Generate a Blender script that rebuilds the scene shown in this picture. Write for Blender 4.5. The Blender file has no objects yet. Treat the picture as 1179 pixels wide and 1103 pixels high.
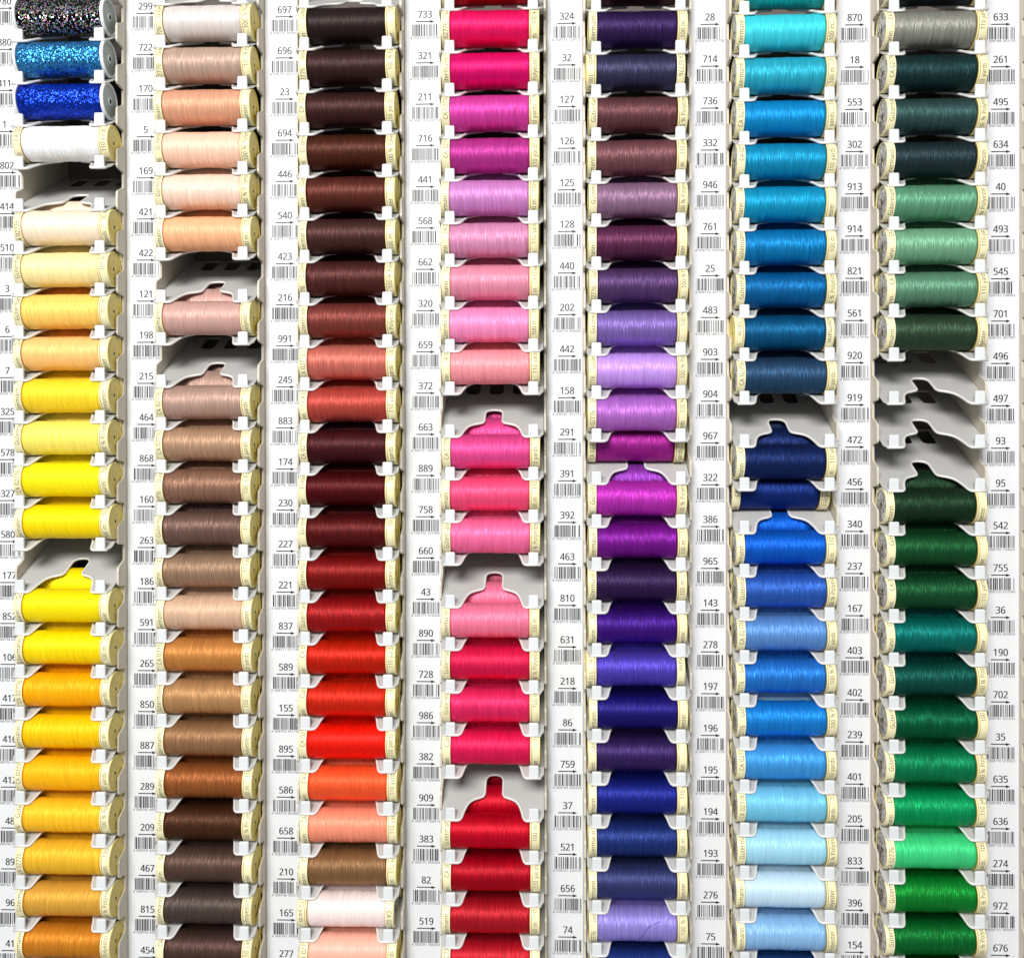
import bpy, bmesh, math, random
from mathutils import Vector, Matrix
from mathutils.geometry import tessellate_polygon
random.seed(7)
scene = bpy.context.scene
COL = scene.collection
S = 0.0005            # one unit of the drawing = half a millimetre
CAM_D = 1190.0

# ------------------------------------------------------------------ camera
yaw, pit, rol = math.radians(2.05), math.radians(-0.19), math.radians(0.07)
right = Vector((math.cos(yaw), math.sin(yaw), 0)); f0 = Vector((-math.sin(yaw), math.cos(yaw), 0))
Zh = Vector((0, 0, 1))
fwd = f0 * math.cos(pit) + Zh * math.sin(pit); up = f0 * -math.sin(pit) + Zh * math.cos(pit)
r2 = right * math.cos(rol) - up * math.sin(rol); u2 = right * math.sin(rol) + up * math.cos(rol)
cd = bpy.data.cameras.new('camera'); cam = bpy.data.objects.new('camera', cd); COL.objects.link(cam)
M = Matrix((r2, u2, -fwd)).transposed().to_4x4(); M.translation = Vector((0, -CAM_D * S, 0))
cam.matrix_world = M
cd.sensor_fit = 'HORIZONTAL'; cd.sensor_width = 36; cd.lens = 36 * 1190 / 1179.0
cd.clip_start = 0.01; cd.clip_end = 50
cd.dof.use_dof = False
scene.camera = cam

# ------------------------------------------------------------------ light
w = bpy.data.worlds.new('World'); scene.world = w; w.use_nodes = True
bg = w.node_tree.nodes['Background']; bg.inputs[0].default_value = (0.90, 0.95, 1.0, 1); bg.inputs[1].default_value = 0.28

def area(name, loc, target, sx, sy, power, color):
    d = bpy.data.lights.new(name, 'AREA'); d.shape = 'RECTANGLE'; d.size = sx; d.size_y = sy
    d.energy = power; d.color = color
    o = bpy.data.objects.new(name, d); COL.objects.link(o); o.location = loc
    o.rotation_euler = (Vector(target) - Vector(loc)).to_track_quat('-Z', 'Y').to_euler()
    return o
area('window_light', (-0.28, -1.55, 0.70), (0, 0, -0.02), 0.9, 0.45, 39, (1.0, 0.985, 0.96))

scene.render.engine = 'CYCLES'
scene.cycles.use_denoising = True
scene.cycles.max_bounces = 6; scene.cycles.diffuse_bounces = 3; scene.cycles.glossy_bounces = 2
vs = scene.view_settings
vs.view_transform = 'Standard'; vs.look = 'None'; vs.exposure = 0.0; vs.gamma = 1; vs.use_curve_mapping = False

# ------------------------------------------------------------------ materials
def lin(c):
    return tuple(((v / 255) / 12.92 if v / 255 <= 0.04045 else ((v / 255 + 0.055) / 1.055) ** 2.4) for v in c)

def new_mat(name):
    m = bpy.data.materials.new(name); m.use_nodes = True
    nt = m.node_tree; return m, nt, nt.nodes['Principled BSDF']

def N(nt, t, **kw):
    n = nt.nodes.new(t)
    for k, v in kw.items(): setattr(n, k, v)
    return n

def plastic(name, col, rough=0.4, vary=0.06, scale=60, spec=0.4, sss=0.0):
    m, nt, p = new_mat(name)
    tc = N(nt, 'ShaderNodeTexCoord'); nz = N(nt, 'ShaderNodeTexNoise')
    nz.inputs['Scale'].default_value = scale; nz.inputs['Detail'].default_value = 5
    nt.links.new(tc.outputs['Object'], nz.inputs['Vector'])
    mp = N(nt, 'ShaderNodeMapRange'); mp.inputs[3].default_value = 1 - vary; mp.inputs[4].default_value = 1 + vary
    nt.links.new(nz.outputs['Fac'], mp.inputs[0])
    mx = N(nt, 'ShaderNodeVectorMath', operation='SCALE'); mx.inputs[0].default_value = col
    nt.links.new(mp.outputs[0], mx.inputs['Scale']); nt.links.new(mx.outputs[0], p.inputs['Base Color'])
    rr = N(nt, 'ShaderNodeMapRange'); rr.inputs[3].default_value = rough - 0.08; rr.inputs[4].default_value = rough + 0.1
    nt.links.new(nz.outputs['Fac'], rr.inputs[0]); nt.links.new(rr.outputs[0], p.inputs['Roughness'])
    p.inputs['Specular IOR Level'].default_value = spec
    b = N(nt, 'ShaderNodeBump'); b.inputs['Strength'].default_value = 0.08; b.inputs['Distance'].default_value = 0.0002
    n2 = N(nt, 'ShaderNodeTexNoise'); n2.inputs['Scale'].default_value = 900
    nt.links.new(tc.outputs['Object'], n2.inputs['Vector']); nt.links.new(n2.outputs['Fac'], b.inputs['Height'])
    nt.links.new(b.outputs[0], p.inputs['Normal'])
    return m

M_TRAY = plastic('tray_plastic', (0.53, 0.525, 0.51), 0.38)
M_RIM_LIT = plastic('tray_rim_lit_plastic', (0.74, 0.73, 0.71), 0.35)  # same plastic as the tray, paler: the light caught by the rim is painted in
M_TAB = plastic('tab_plastic', (0.69, 0.71, 0.72), 0.34, 0.08)
M_WALL = plastic('wall_plastic', (0.63, 0.57, 0.47), 0.45)
M_UP = plastic('upright_plastic', (0.66, 0.66, 0.65), 0.4)
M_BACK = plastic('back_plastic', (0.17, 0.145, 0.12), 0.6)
M_PAPER = plastic('label_paper', (0.75, 0.765, 0.785), 0.5, 0.03, 25, 0.3)
M_INK = plastic('printing_ink', (0.02, 0.02, 0.022), 0.5, 0.2, 400)
M_BAR = plastic('barcode_ink', (0.05, 0.05, 0.055), 0.5, 0.3, 400)
M_CAP = plastic('cap_yellow_plastic', (0.82, 0.65, 0.15), 0.35)
M_BAND = plastic('cap_cream_band', (0.90, 0.83, 0.52), 0.35)
M_EDGE = plastic('cap_gold_ring', (0.55, 0.40, 0.10), 0.35)
M_WCAP = plastic('white_cap_plastic', (0.80, 0.82, 0.82), 0.3)
M_DISC = plastic('grey_disc', (0.38, 0.43, 0.41), 0.35)
M_HOLE = plastic('axle_hole_dark', (0.12, 0.09, 0.03), 0.5)
M_PINT = plastic('cap_print_ink', (0.09, 0.075, 0.05), 0.5, 0.2, 400)
M_SHOP = plastic('shop_wall_paint', (0.12, 0.10, 0.09), 0.8)

def silver_mat():
    m, nt, p = new_mat('silver_cap_sticker')
    tc = N(nt, 'ShaderNodeTexCoord'); mp = N(nt, 'ShaderNodeMapping'); mp.inputs['Scale'].default_value = (1, 1, 1)
    nt.links.new(tc.outputs['Object'], mp.inputs[0])
    wv = N(nt, 'ShaderNodeTexNoise'); wv.inputs['Scale'].default_value = 330; wv.inputs['Detail'].default_value = 3; wv.inputs['Distortion'].default_value = 1.5
    nt.links.new(mp.outputs[0], wv.inputs['Vector'])
    cr = N(nt, 'ShaderNodeValToRGB'); e = cr.color_ramp.elements
    e[0].position = 0.42; e[0].color = (0.17, 0.16, 0.16, 1); e[1].position = 0.54; e[1].color = (0.62, 0.61, 0.60, 1)
    nt.links.new(wv.outputs['Fac'], cr.inputs[0]); nt.links.new(cr.outputs[0], p.inputs['Base Color'])
    p.inputs['Metallic'].default_value = 0.25; p.inputs['Roughness'].default_value = 0.35
    return m
M_SILV = silver_mat()

def thread_mat():
    m, nt, p = new_mat('wound_thread')
    L = nt.links
    tc = N(nt, 'ShaderNodeTexCoord'); oi = N(nt, 'ShaderNodeObjectInfo')
    sx = N(nt, 'ShaderNodeSeparateXYZ'); L.new(tc.outputs['Object'], sx.inputs[0])
    def math_(op, a, b=None, c=None):
        n = N(nt, 'ShaderNodeMath', operation=op)
        for i, v in enumerate((a, b, c)):
            if v is None: continue
            if isinstance(v, (int, float)): n.inputs[i].default_value = v
            else: L.new(v, n.inputs[i])
        return n.outputs[0]
    X = math_('MULTIPLY', sx.outputs[0], 1 / S); Y = math_('MULTIPLY', sx.outputs[1], 1 / S); Zc = math_('MULTIPLY', sx.outputs[2], 1 / S)
    rnd = math_('MULTIPLY', oi.outputs['Random'], 517.0)
    def layer(fx, skew, fy, detail=3):
        th = math_('MULTIPLY', math_('ADD', Y, Zc), skew)
        vx = math_('MULTIPLY', math_('ADD', X, th), fx)
        vy = math_('MULTIPLY', Y, fy); vz = math_('ADD', math_('MULTIPLY', Zc, fy), rnd)
        cb = N(nt, 'ShaderNodeCombineXYZ'); L.new(vx, cb.inputs[0]); L.new(vy, cb.inputs[1]); L.new(vz, cb.inputs[2])
        n = N(nt, 'ShaderNodeTexNoise'); n.inputs['Scale'].default_value = 1.0; n.inputs['Detail'].default_value = detail
        n.inputs['Roughness'].default_value = 0.65
        L.new(cb.outputs[0], n.inputs['Vector']); return n.outputs['Fac']
    a = layer(0.34, 0.06, 0.02); b = layer(0.8, -0.09, 0.03); c = layer(0.13, 0.05, 0.06, 2)
    s = math_('ADD', math_('MULTIPLY', a, 0.42), math_('ADD', math_('MULTIPLY', b, 0.38), math_('MULTIPLY', c, 0.2)))
    mr = N(nt, 'ShaderNodeMapRange'); mr.inputs[1].default_value = 0.33; mr.inputs[2].default_value = 0.67
    mr.inputs[3].default_value = 0.84; mr.inputs[4].default_value = 1.32; L.new(s, mr.inputs[0])
    lw = N(nt, 'ShaderNodeRGBToBW'); L.new(oi.outputs['Color'], lw.inputs[0])
    am = N(nt, 'ShaderNodeMapRange'); am.inputs[1].default_value = 0.2; am.inputs[2].default_value = 0.7; am.inputs[3].default_value = 0.86; am.inputs[4].default_value = 0.96
    L.new(lw.outputs[0], am.inputs[0]); L.new(am.outputs[0], mr.inputs[3])
    ah = N(nt, 'ShaderNodeMapRange'); ah.inputs[1].default_value = 0.2; ah.inputs[2].default_value = 0.7; ah.inputs[3].default_value = 1.34; ah.inputs[4].default_value = 1.10
    L.new(lw.outputs[0], ah.inputs[0]); L.new(ah.outputs[0], mr.inputs[4])
    sc = N(nt, 'ShaderNodeVectorMath', operation='SCALE'); L.new(oi.outputs['Color'], sc.inputs[0]); L.new(mr.outputs[0], sc.inputs['Scale'])
    L.new(sc.outputs[0], p.inputs['Base Color'])
    rg = N(nt, 'ShaderNodeMapRange'); rg.inputs[1].default_value = 0.35; rg.inputs[2].default_value = 0.65
    rg.inputs[3].default_value = 0.52; rg.inputs[4].default_value = 0.40; L.new(a, rg.inputs[0]); L.new(rg.outputs[0], p.inputs['Roughness'])
    p.inputs['Specular IOR Level'].default_value = 0.35
    # dark and saturated polyester shows a silkier, coloured gloss than pale thread
    lum = N(nt, 'ShaderNodeRGBToBW'); L.new(oi.outputs['Color'], lum.inputs[0])
    mt = N(nt, 'ShaderNodeMapRange'); mt.inputs[1].default_value = 0.03; mt.inputs[2].default_value = 0.55
    mt.inputs[3].default_value = 0.70; mt.inputs[4].default_value = 0.15; L.new(lum.outputs[0], mt.inputs[0]); L.new(mt.outputs[0], p.inputs['Metallic'])
    # sheen of polyester: highlight takes part of the thread's colour
    st = N(nt, 'ShaderNodeMix', data_type='RGBA'); st.inputs[0].default_value = 0.55
    st.inputs[6].default_value = (1, 1, 1, 1)
    br = N(nt, 'ShaderNodeVectorMath', operation='SCALE'); br.inputs['Scale'].default_value = 2.2; L.new(oi.outputs['Color'], br.inputs[0])
    L.new(br.outputs[0], st.inputs[7]); L.new(st.outputs[2], p.inputs['Specular Tint'])
    p.inputs['Coat Weight'].default_value = 0.12; p.inputs['Coat Roughness'].default_value = 0.45
    # windings
    ws = math_('SINE', math_('MULTIPLY', math_('ADD', X, math_('MULTIPLY', a, 2.0)), 5.2))
    h = math_('ADD', math_('MULTIPLY', ws, 0.25), math_('MULTIPLY', s, 1.6))
    bp = N(nt, 'ShaderNodeBump'); bp.inputs['Strength'].default_value = 0.55; bp.inputs['Distance'].default_value = 0.9 * S
    L.new(h, bp.inputs['Height'])
    # every strand lies at its own slight tilt round the spool: the gloss breaks up into upright streaks
    jg = layer(0.85, 0.05, 0.012, 2)
    ge = N(nt, 'ShaderNodeNewGeometry')
    cr = N(nt, 'ShaderNodeVectorMath', operation='CROSS_PRODUCT'); cr.inputs[0].default_value = (1, 0, 0); L.new(ge.outputs['Normal'], cr.inputs[1])
    tl = N(nt, 'ShaderNodeVectorMath', operation='SCALE'); L.new(cr.outputs[0], tl.inputs[0])
    L.new(math_('MULTIPLY', math_('SUBTRACT', jg, 0.5), 0.8), tl.inputs['Scale'])
    ad = N(nt, 'ShaderNodeVectorMath', operation='ADD'); L.new(bp.outputs[0], ad.inputs[0]); L.new(tl.outputs[0], ad.inputs[1])
    nm = N(nt, 'ShaderNodeVectorMath', operation='NORMALIZE'); L.new(ad.outputs[0], nm.inputs[0]); L.new(nm.outputs[0], p.inputs['Normal'])
    return m
M_THREAD = thread_mat()

def glitter_mat():
    m, nt, p = new_mat('metallic_glitter_thread'); L = nt.links
    tc = N(nt, 'ShaderNodeTexCoord'); oi = N(nt, 'ShaderNodeObjectInfo')
    v = N(nt, 'ShaderNodeTexVoronoi'); v.inputs['Scale'].default_value = 1 / (0.95 * S)
    mp = N(nt, 'ShaderNodeMapping'); mp.inputs['Scale'].default_value = (1.0, 0.8, 0.8)
    L.new(tc.outputs['Object'], mp.inputs[0]); L.new(mp.outputs[0], v.inputs['Vector'])
    sp = N(nt, 'ShaderNodeSeparateColor'); L.new(v.outputs['Color'], sp.inputs[0])
    mr = N(nt, 'ShaderNodeMapRange'); mr.inputs[3].default_value = 0.2; mr.inputs[4].default_value = 1.3; L.new(sp.outputs[0], mr.inputs[0])
    sc = N(nt, 'ShaderNodeVectorMath', operation='SCALE'); L.new(oi.outputs['Color'], sc.inputs[0]); L.new(mr.outputs[0], sc.inputs['Scale'])
    # alpha of the object colour says how many-coloured the flakes are
    pal = N(nt, 'ShaderNodeHueSaturation'); pal.inputs['Color'].default_value = (0.9, 0.35, 0.2, 1); pal.inputs['Saturation'].default_value = 0.7
    L.new(sp.outputs[1], pal.inputs['Hue'])
    gt = N(nt, 'ShaderNodeMath', operation='GREATER_THAN'); gt.inputs[1].default_value = 0.80; L.new(sp.outputs[2], gt.inputs[0])
    al = N(nt, 'ShaderNodeMath', operation='SUBTRACT'); al.inputs[0].default_value = 1.0; L.new(oi.outputs['Alpha'], al.inputs[1])
    f = N(nt, 'ShaderNodeMath', operation='MULTIPLY'); L.new(gt.outputs[0], f.inputs[0]); L.new(al.outputs[0], f.inputs[1])
    mx = N(nt, 'ShaderNodeMix', data_type='RGBA'); L.new(f.outputs[0], mx.inputs[0]); L.new(sc.outputs[0], mx.inputs[6]); L.new(pal.outputs[0], mx.inputs[7])
    L.new(mx.outputs[2], p.inputs['Base Color'])
    p.inputs['Metallic'].default_value = 0.75; p.inputs['Roughness'].default_value = 0.30
    g = N(nt, 'ShaderNodeNewGeometry'); s1 = N(nt, 'ShaderNodeVectorMath', operation='SUBTRACT'); s1.inputs[1].default_value = (0.5, 0.5, 0.5)
    L.new(v.outputs['Color'], s1.inputs[0]); s2 = N(nt, 'ShaderNodeVectorMath', operation='SCALE'); s2.inputs['Scale'].default_value = 0.75; L.new(s1.outputs[0], s2.inputs[0])
    ad = N(nt, 'ShaderNodeVectorMath', operation='ADD'); L.new(g.outputs['Normal'], ad.inputs[0]); L.new(s2.outputs[0], ad.inputs[1])
    nm = N(nt, 'ShaderNodeVectorMath', operation='NORMALIZE'); L.new(ad.outputs[0], nm.inputs[0]); L.new(nm.outputs[0], p.inputs['Normal'])
    return m
M_GLIT = glitter_mat()

# ------------------------------------------------------------------ helpers
def tag(o, label=None, cat=None, group=None, kind=None):
    if label: o['label'] = label
    if cat: o['category'] = cat
    if group: o['group'] = group
    if kind: o['kind'] = kind
    return o

def link(name, mesh, parent=None, loc=(0, 0, 0)):
    o = bpy.data.objects.new(name, mesh); COL.objects.link(o)
    if parent is not None: o.parent = parent
    o.location = Vector(loc) * S
    return o

def empty(name, loc=(0, 0, 0)):
    o = bpy.data.objects.new(name, None); COL.objects.link(o); o.location = Vector(loc) * S
    o.empty_display_size = 0.005
    return o

def mesh_from(name, verts, faces, mats, fm=None, smooth=False):
    me = bpy.data.meshes.new(name)
    me.from_pydata([(v[0] * S, v[1] * S, v[2] * S) for v in verts], [], faces)
    for m in mats: me.materials.append(m)
    if fm:
        for p, i in zip(me.polygons, fm): p.material_index = i
    if smooth:
        for p in me.polygons: p.use_smooth = True
    me.update(); return me

def bm_mesh(name, bm, mats, smooth=False):
    bmesh.ops.recalc_face_normals(bm, faces=bm.faces)
    for v in bm.verts: v.co *= S
    me = bpy.data.meshes.new(name); bm.to_mesh(me); bm.free()
    for m in mats: me.materials.append(m)
    if smooth:
        for p in me.polygons: p.use_smooth = True
    return me

def add_box(bm, x0, x1, y0, y1, z0, z1, bev=0.0, seg=2):
    r = bmesh.ops.create_cube(bm, size=1)
    for v in r['verts']:
        v.co = Vector((x0 + (v.co.x + .5) * (x1 - x0), y0 + (v.co.y + .5) * (y1 - y0), z0 + (v.co.z + .5) * (z1 - z0)))
    if bev > 0:
        es = list({e for v in r['verts'] for e in v.link_edges})
        bmesh.ops.bevel(bm, geom=es, offset=bev, segments=seg, affect='EDGES', profile=0.5)

def lathe(profile, seg=40, mats_i=None):
    """profile: list of (x, r). Returns verts, faces, material index per face."""
    V, Fc, mi = [], [], []
    for x, r in profile:
        for i in range(seg):
            a = 2 * math.pi * i / seg
            V.append((x, r * math.sin(a), r * math.cos(a)))
    for j in range(len(profile) - 1):
        for i in range(seg):
            a, b = j * seg + i, j * seg + (i + 1) % seg
            Fc.append((a, b, b + seg, a + seg)); mi.append(mats_i[j] if mats_i else 0)
    return V, Fc, mi

def tube(bm, pts, r, seg=7):
    rings = []
    n = len(pts)
    for i, p in enumerate(pts):
        p = Vector(p); a = Vector(pts[max(i - 1, 0)]); b = Vector(pts[min(i + 1, n - 1)])
        t = (b - a).normalized(); side = t.cross(Vector((0, 0, 1)));
        if side.length < 1e-4: side = Vector((1, 0, 0))
        side.normalize(); u = side.cross(t)
        rings.append([bm.verts.new(p + side * r * math.cos(2 * math.pi * k / seg) + u * r * math.sin(2 * math.pi * k / seg)) for k in range(seg)])
    for A, B in zip(rings, rings[1:]):
        for k in range(seg): bm.faces.new((A[k], A[(k + 1) % seg], B[(k + 1) % seg], B[k]))
    bm.faces.new(rings[0]); bm.faces.new(list(reversed(rings[-1])))

# ---- text: outlines of the letters and figures that occur, per em: (advance, flat x/y list in thousandths, triangles)
GLYPHS = {
 '0': (0.458,[419,287,417,221,409,163,395,112,376,70,349,37,316,12,276,-3,229,-8,170,1,122,27,86,70,60,129,44,201,39,287,44,373,58,446,83,504,119,547,167,573,229,581,287,573,335,547,372,504,399,446,414,373,110,287,113,215,121,156,137,111,159,78,190,59,229,52,268,59,298,78,320,110,336,156,345,215,348,287,345,359,336,417,320,463,298,495,268,515,229,521,190,515,159,495,137,463,121,417,113,359],[19,21,20,18,21,19,18,22,21,17,22,18,17,44,22,44,23,22,17,45,44,43,23,44,17,46,45,42,23,43,16,46,17,42,24,23,16,47,46,41,24,42,16,48,47,40,24,41,15,48,16,40,25,24,15,49,48,39,25,40,14,49,15,39,0,25,14,26,49,38,0,39,13,26,14,13,27,26,37,0,38,37,1,0,37,2,1,13,28,27,36,2,37,12,28,13,36,3,2,12,29,28,35,3,36,11,29,12,35,4,3,11,30,29,34,4,35,11,31,30,33,4,34,10,31,11,33,5,4,10,32,31,32,5,33,10,5,32,10,6,5,9,6,10,9,7,6,8,7,9]),
 '1': (0.458,[285,0,216,0,216,400,216,422,216,439,217,455,217,470,218,484,219,499,207,487,196,477,184,467,169,455,108,405,71,452,226,573,285,573],[14,16,15,14,8,16,8,0,16,14,9,8,7,0,8,14,10,9,6,0,7,14,11,10,5,0,6,14,12,11,4,0,5,14,13,12,3,0,4,2,0,3,1,0,2]),
 '2': (0.458,[417,0,38,0,38,59,188,210,228,251,261,287,287,320,306,353,318,387,322,424,315,466,294,496,261,514,221,520,181,517,147,506,115,489,83,466,45,513,68,531,94,548,122,561,153,572,186,578,221,581,270,576,313,562,347,540,372,510,388,472,394,428,389,385,375,344,353,305,324,267,288,227,247,185,128,67,128,64,417,64],[23,25,24,22,25,23,22,26,25,21,26,22,21,27,26,20,27,21,19,27,20,19,28,27,18,13,19,13,28,19,18,14,13,12,28,13,18,15,14,11,28,12,17,16,18,16,15,18,11,29,28,10,29,11,10,30,29,9,30,10,9,31,30,8,31,9,7,31,8,7,32,31,6,32,7,6,33,32,5,33,6,5,34,33,4,34,5,4,35,34,3,35,4,3,36,35,2,36,3,2,37,36,2,38,37,2,39,38,2,0,39,1,0,2]),
 '3': (0.458,[395,439,392,403,381,372,363,347,340,326,310,311,277,302,277,298,337,283,379,255,405,214,413,163,407,116,390,74,360,40,318,14,263,-3,193,-8,150,-6,110,-1,72,8,36,23,36,89,74,73,114,61,155,54,194,51,260,59,305,81,331,117,339,164,335,197,320,223,297,242,265,255,226,263,179,265,123,265,123,326,180,326,223,329,259,339,286,356,307,377,319,404,323,434,316,471,295,498,262,516,219,521,190,520,164,515,140,508,117,498,96,487,75,473,39,521,73,544,115,563,163,576,218,581,296,571,352,540,384,495],[59,61,60,58,61,59,58,62,61,57,62,58,56,62,57,56,49,62,49,48,62,48,63,62,55,54,56,54,53,56,53,52,56,52,51,56,51,50,56,50,49,56,47,63,48,46,63,47,46,0,63,45,0,46,45,1,0,44,1,45,43,1,44,43,2,1,42,2,43,42,3,2,41,3,42,41,4,3,40,4,41,39,4,40,39,5,4,37,39,38,37,5,39,37,6,5,37,7,6,37,8,7,37,36,8,36,9,8,35,9,36,34,9,35,33,9,34,33,10,9,32,10,33,31,10,32,31,11,10,30,11,31,29,11,30,29,12,11,28,12,29,28,13,12,21,23,22,27,13,28,27,14,13,21,24,23,21,25,24,26,14,27,21,26,25,21,14,26,21,15,14,20,15,21,20,16,15,19,16,20,18,16,19,18,17,16]),
 '4': (0.458,[443,130,359,130,359,0,291,0,291,130,17,130,17,190,286,576,359,576,359,193,443,193,291,374,291,394,291,412,292,429,293,444,293,459,294,474,294,487,295,500,292,500,285,485,276,468,266,451,257,438,86,193,291,193],[6,20,7,20,8,7,20,19,8,19,9,8,6,21,20,18,9,19,17,9,18,6,22,21,16,9,17,6,23,22,15,9,16,6,24,23,14,9,15,6,25,24,13,9,14,12,9,13,11,9,12,26,9,11,6,26,25,6,9,26,6,10,9,6,0,10,5,0,6,4,0,5,3,1,4,1,0,4,3,2,1]),
 '5': (0.458,[221,351,275,346,322,331,361,307,389,274,407,232,413,183,407,128,387,81,356,43,314,15,261,-2,199,-8,156,-6,116,0,80,10,51,23,51,90,82,74,121,62,161,55,200,52,239,55,274,65,302,82,323,106,336,137,341,176,332,225,306,262,262,284,197,292,173,291,146,288,120,284,99,280,64,302,86,573,373,573,373,508,146,508,132,342,148,345,169,348,194,350],[36,40,37,40,38,37,40,39,38,36,41,40,44,1,0,43,1,44,42,1,43,42,2,1,41,2,42,36,2,41,36,3,2,36,31,3,31,4,3,35,34,36,34,33,36,33,32,36,32,31,36,30,4,31,29,4,30,29,5,4,28,5,29,28,6,5,27,6,28,27,7,6,26,7,27,25,7,26,25,8,7,24,8,25,16,18,17,23,8,24,23,9,8,16,19,18,22,9,23,16,20,19,21,9,22,16,21,20,16,9,21,16,10,9,15,10,16,15,11,10,14,11,15,13,11,14,13,12,11]),
 '6': (0.458,[44,245,46,294,51,342,60,389,75,433,95,474,121,510,155,539,196,562,246,576,306,581,324,580,344,579,362,577,377,573,377,513,362,517,344,520,326,522,308,523,257,518,216,504,183,483,158,454,139,419,127,380,119,337,115,291,119,291,133,309,150,326,170,339,194,350,223,356,255,358,302,353,342,338,375,313,400,279,416,236,421,184,415,129,399,82,372,44,336,15,291,-2,239,-8,199,-4,163,7,130,26,101,54,77,89,59,133,48,185,238,51,284,59,320,84,343,125,351,184,344,233,324,271,289,295,241,303,205,299,175,287,150,270,131,248,119,223,115,198,117,172,123,146,133,121,146,99,164,79,185,64,210,55],[9,11,10,9,12,11,9,13,12,9,14,13,8,14,9,8,16,14,16,15,14,7,18,8,18,17,8,17,16,8,6,19,7,19,18,7,6,20,19,6,21,20,5,21,6,5,22,21,5,23,22,4,23,5,4,24,23,3,24,4,3,25,24,2,25,3,2,26,25,33,35,34,32,35,33,32,36,35,31,36,32,1,26,2,30,36,31,30,37,36,1,27,26,29,37,30,29,62,37,62,38,37,28,62,29,28,63,62,61,38,62,28,64,63,60,38,61,0,27,1,0,28,27,0,64,28,0,65,64,60,39,38,59,39,60,0,66,65,0,67,66,53,67,0,59,40,39,58,40,59,53,68,67,53,69,68,52,69,53,57,40,58,57,41,40,52,70,69,52,71,70,51,71,52,57,42,41,56,42,57,51,72,71,51,73,72,50,73,51,55,42,56,55,43,42,50,74,73,50,75,74,54,43,55,50,54,75,49,54,50,49,43,54,49,44,43,48,44,49,48,45,44,47,45,48,47,46,45]),
 '7': (0.458,[109,0,344,508,35,508,35,573,419,573,419,518,187,0],[2,4,3,2,5,4,2,1,5,1,6,5,0,6,1]),
 '8': (0.458,[229,581,276,577,318,565,352,546,378,519,395,485,400,443,396,411,385,383,368,359,346,338,320,319,291,303,325,285,355,265,381,242,401,216,414,185,419,148,413,104,395,65,367,34,330,11,284,-3,231,-8,174,-3,126,10,89,33,61,63,45,101,39,146,43,183,56,214,75,241,99,264,128,283,158,299,131,316,107,336,87,358,71,383,61,411,58,444,63,485,80,518,107,545,141,565,182,577,108,145,116,107,138,76,176,55,229,48,281,55,319,76,342,108,350,148,346,174,335,197,317,217,293,235,264,251,229,265,217,270,184,254,157,237,136,219,121,197,111,173,228,524,188,518,155,502,134,476,127,441,130,414,141,391,157,373,179,357,204,344,232,330,258,343,282,357,302,373,317,392,327,414,330,441,323,476,302,502,270,518],[47,1,0,47,2,1,46,2,47,46,3,2,45,3,46,45,4,3,44,69,45,69,4,45,44,70,69,88,4,69,88,5,4,43,70,44,43,71,70,87,5,88,43,72,71,86,5,87,42,72,43,86,6,5,42,73,72,85,6,86,41,73,42,85,7,6,41,74,73,84,7,85,83,7,84,41,75,74,40,75,41,83,8,7,82,8,83,40,76,75,82,9,8,39,76,40,39,77,76,81,9,82,81,10,9,38,77,39,38,78,77,80,10,81,38,79,78,79,10,80,79,11,10,37,79,38,37,11,79,37,12,11,36,12,37,36,13,12,35,13,36,35,14,13,34,63,35,63,14,35,34,64,63,62,14,63,61,14,62,61,15,14,33,64,34,33,65,64,60,15,61,60,16,15,32,65,33,32,66,65,59,16,60,32,67,66,58,16,59,58,17,16,31,67,32,31,68,67,57,17,58,57,18,17,30,68,31,56,18,57,30,48,68,56,19,18,55,19,56,29,48,30,29,49,48,54,19,55,29,50,49,54,20,19,28,50,29,28,51,50,53,20,54,53,21,20,27,51,28,27,52,51,52,21,53,27,21,52,27,22,21,26,22,27,26,23,22,25,23,26,25,24,23]),
 '9': (0.458,[417,328,415,279,410,231,401,183,387,139,366,99,340,63,306,33,265,11,214,-3,154,-8,137,-8,117,-6,97,-4,82,0,82,60,97,56,115,53,134,50,152,50,204,54,245,68,278,90,303,118,322,153,334,192,342,235,346,281,341,281,327,263,310,247,290,233,266,223,237,216,204,214,158,219,118,235,85,260,61,294,45,336,40,387,46,443,63,491,90,529,127,557,171,575,223,581,262,577,299,565,332,545,361,518,384,483,402,439,413,388,223,521,178,513,142,488,118,447,110,388,117,339,137,301,171,277,220,269,256,273,286,285,311,303,330,325,342,349,346,374,344,400,338,426,328,451,315,474,298,493,277,508,252,518],[45,47,46,45,48,47,44,48,45,44,49,48,43,49,44,43,50,49,42,55,43,55,54,43,54,50,43,75,50,54,74,50,75,74,51,50,42,56,55,73,51,74,72,51,73,41,56,42,41,57,56,72,52,51,71,52,72,70,52,71,41,58,57,40,58,41,70,53,52,69,53,70,68,53,69,40,59,58,68,0,53,39,59,40,67,0,68,66,0,67,39,60,59,38,60,39,66,1,0,65,1,66,64,1,65,38,61,60,37,61,38,63,28,64,28,27,64,27,1,64,63,29,28,26,1,27,26,2,1,37,62,61,62,29,63,37,29,62,37,30,29,36,30,37,36,31,30,25,2,26,35,31,36,35,32,31,25,3,2,35,33,32,34,33,35,24,3,25,24,4,3,23,4,24,23,5,4,22,5,23,22,6,5,21,6,22,20,6,21,20,7,6,14,16,15,14,17,16,19,7,20,14,18,17,14,19,18,14,7,19,14,8,7,14,9,8,13,9,14,13,10,9,12,10,13,11,10,12]),
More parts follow.
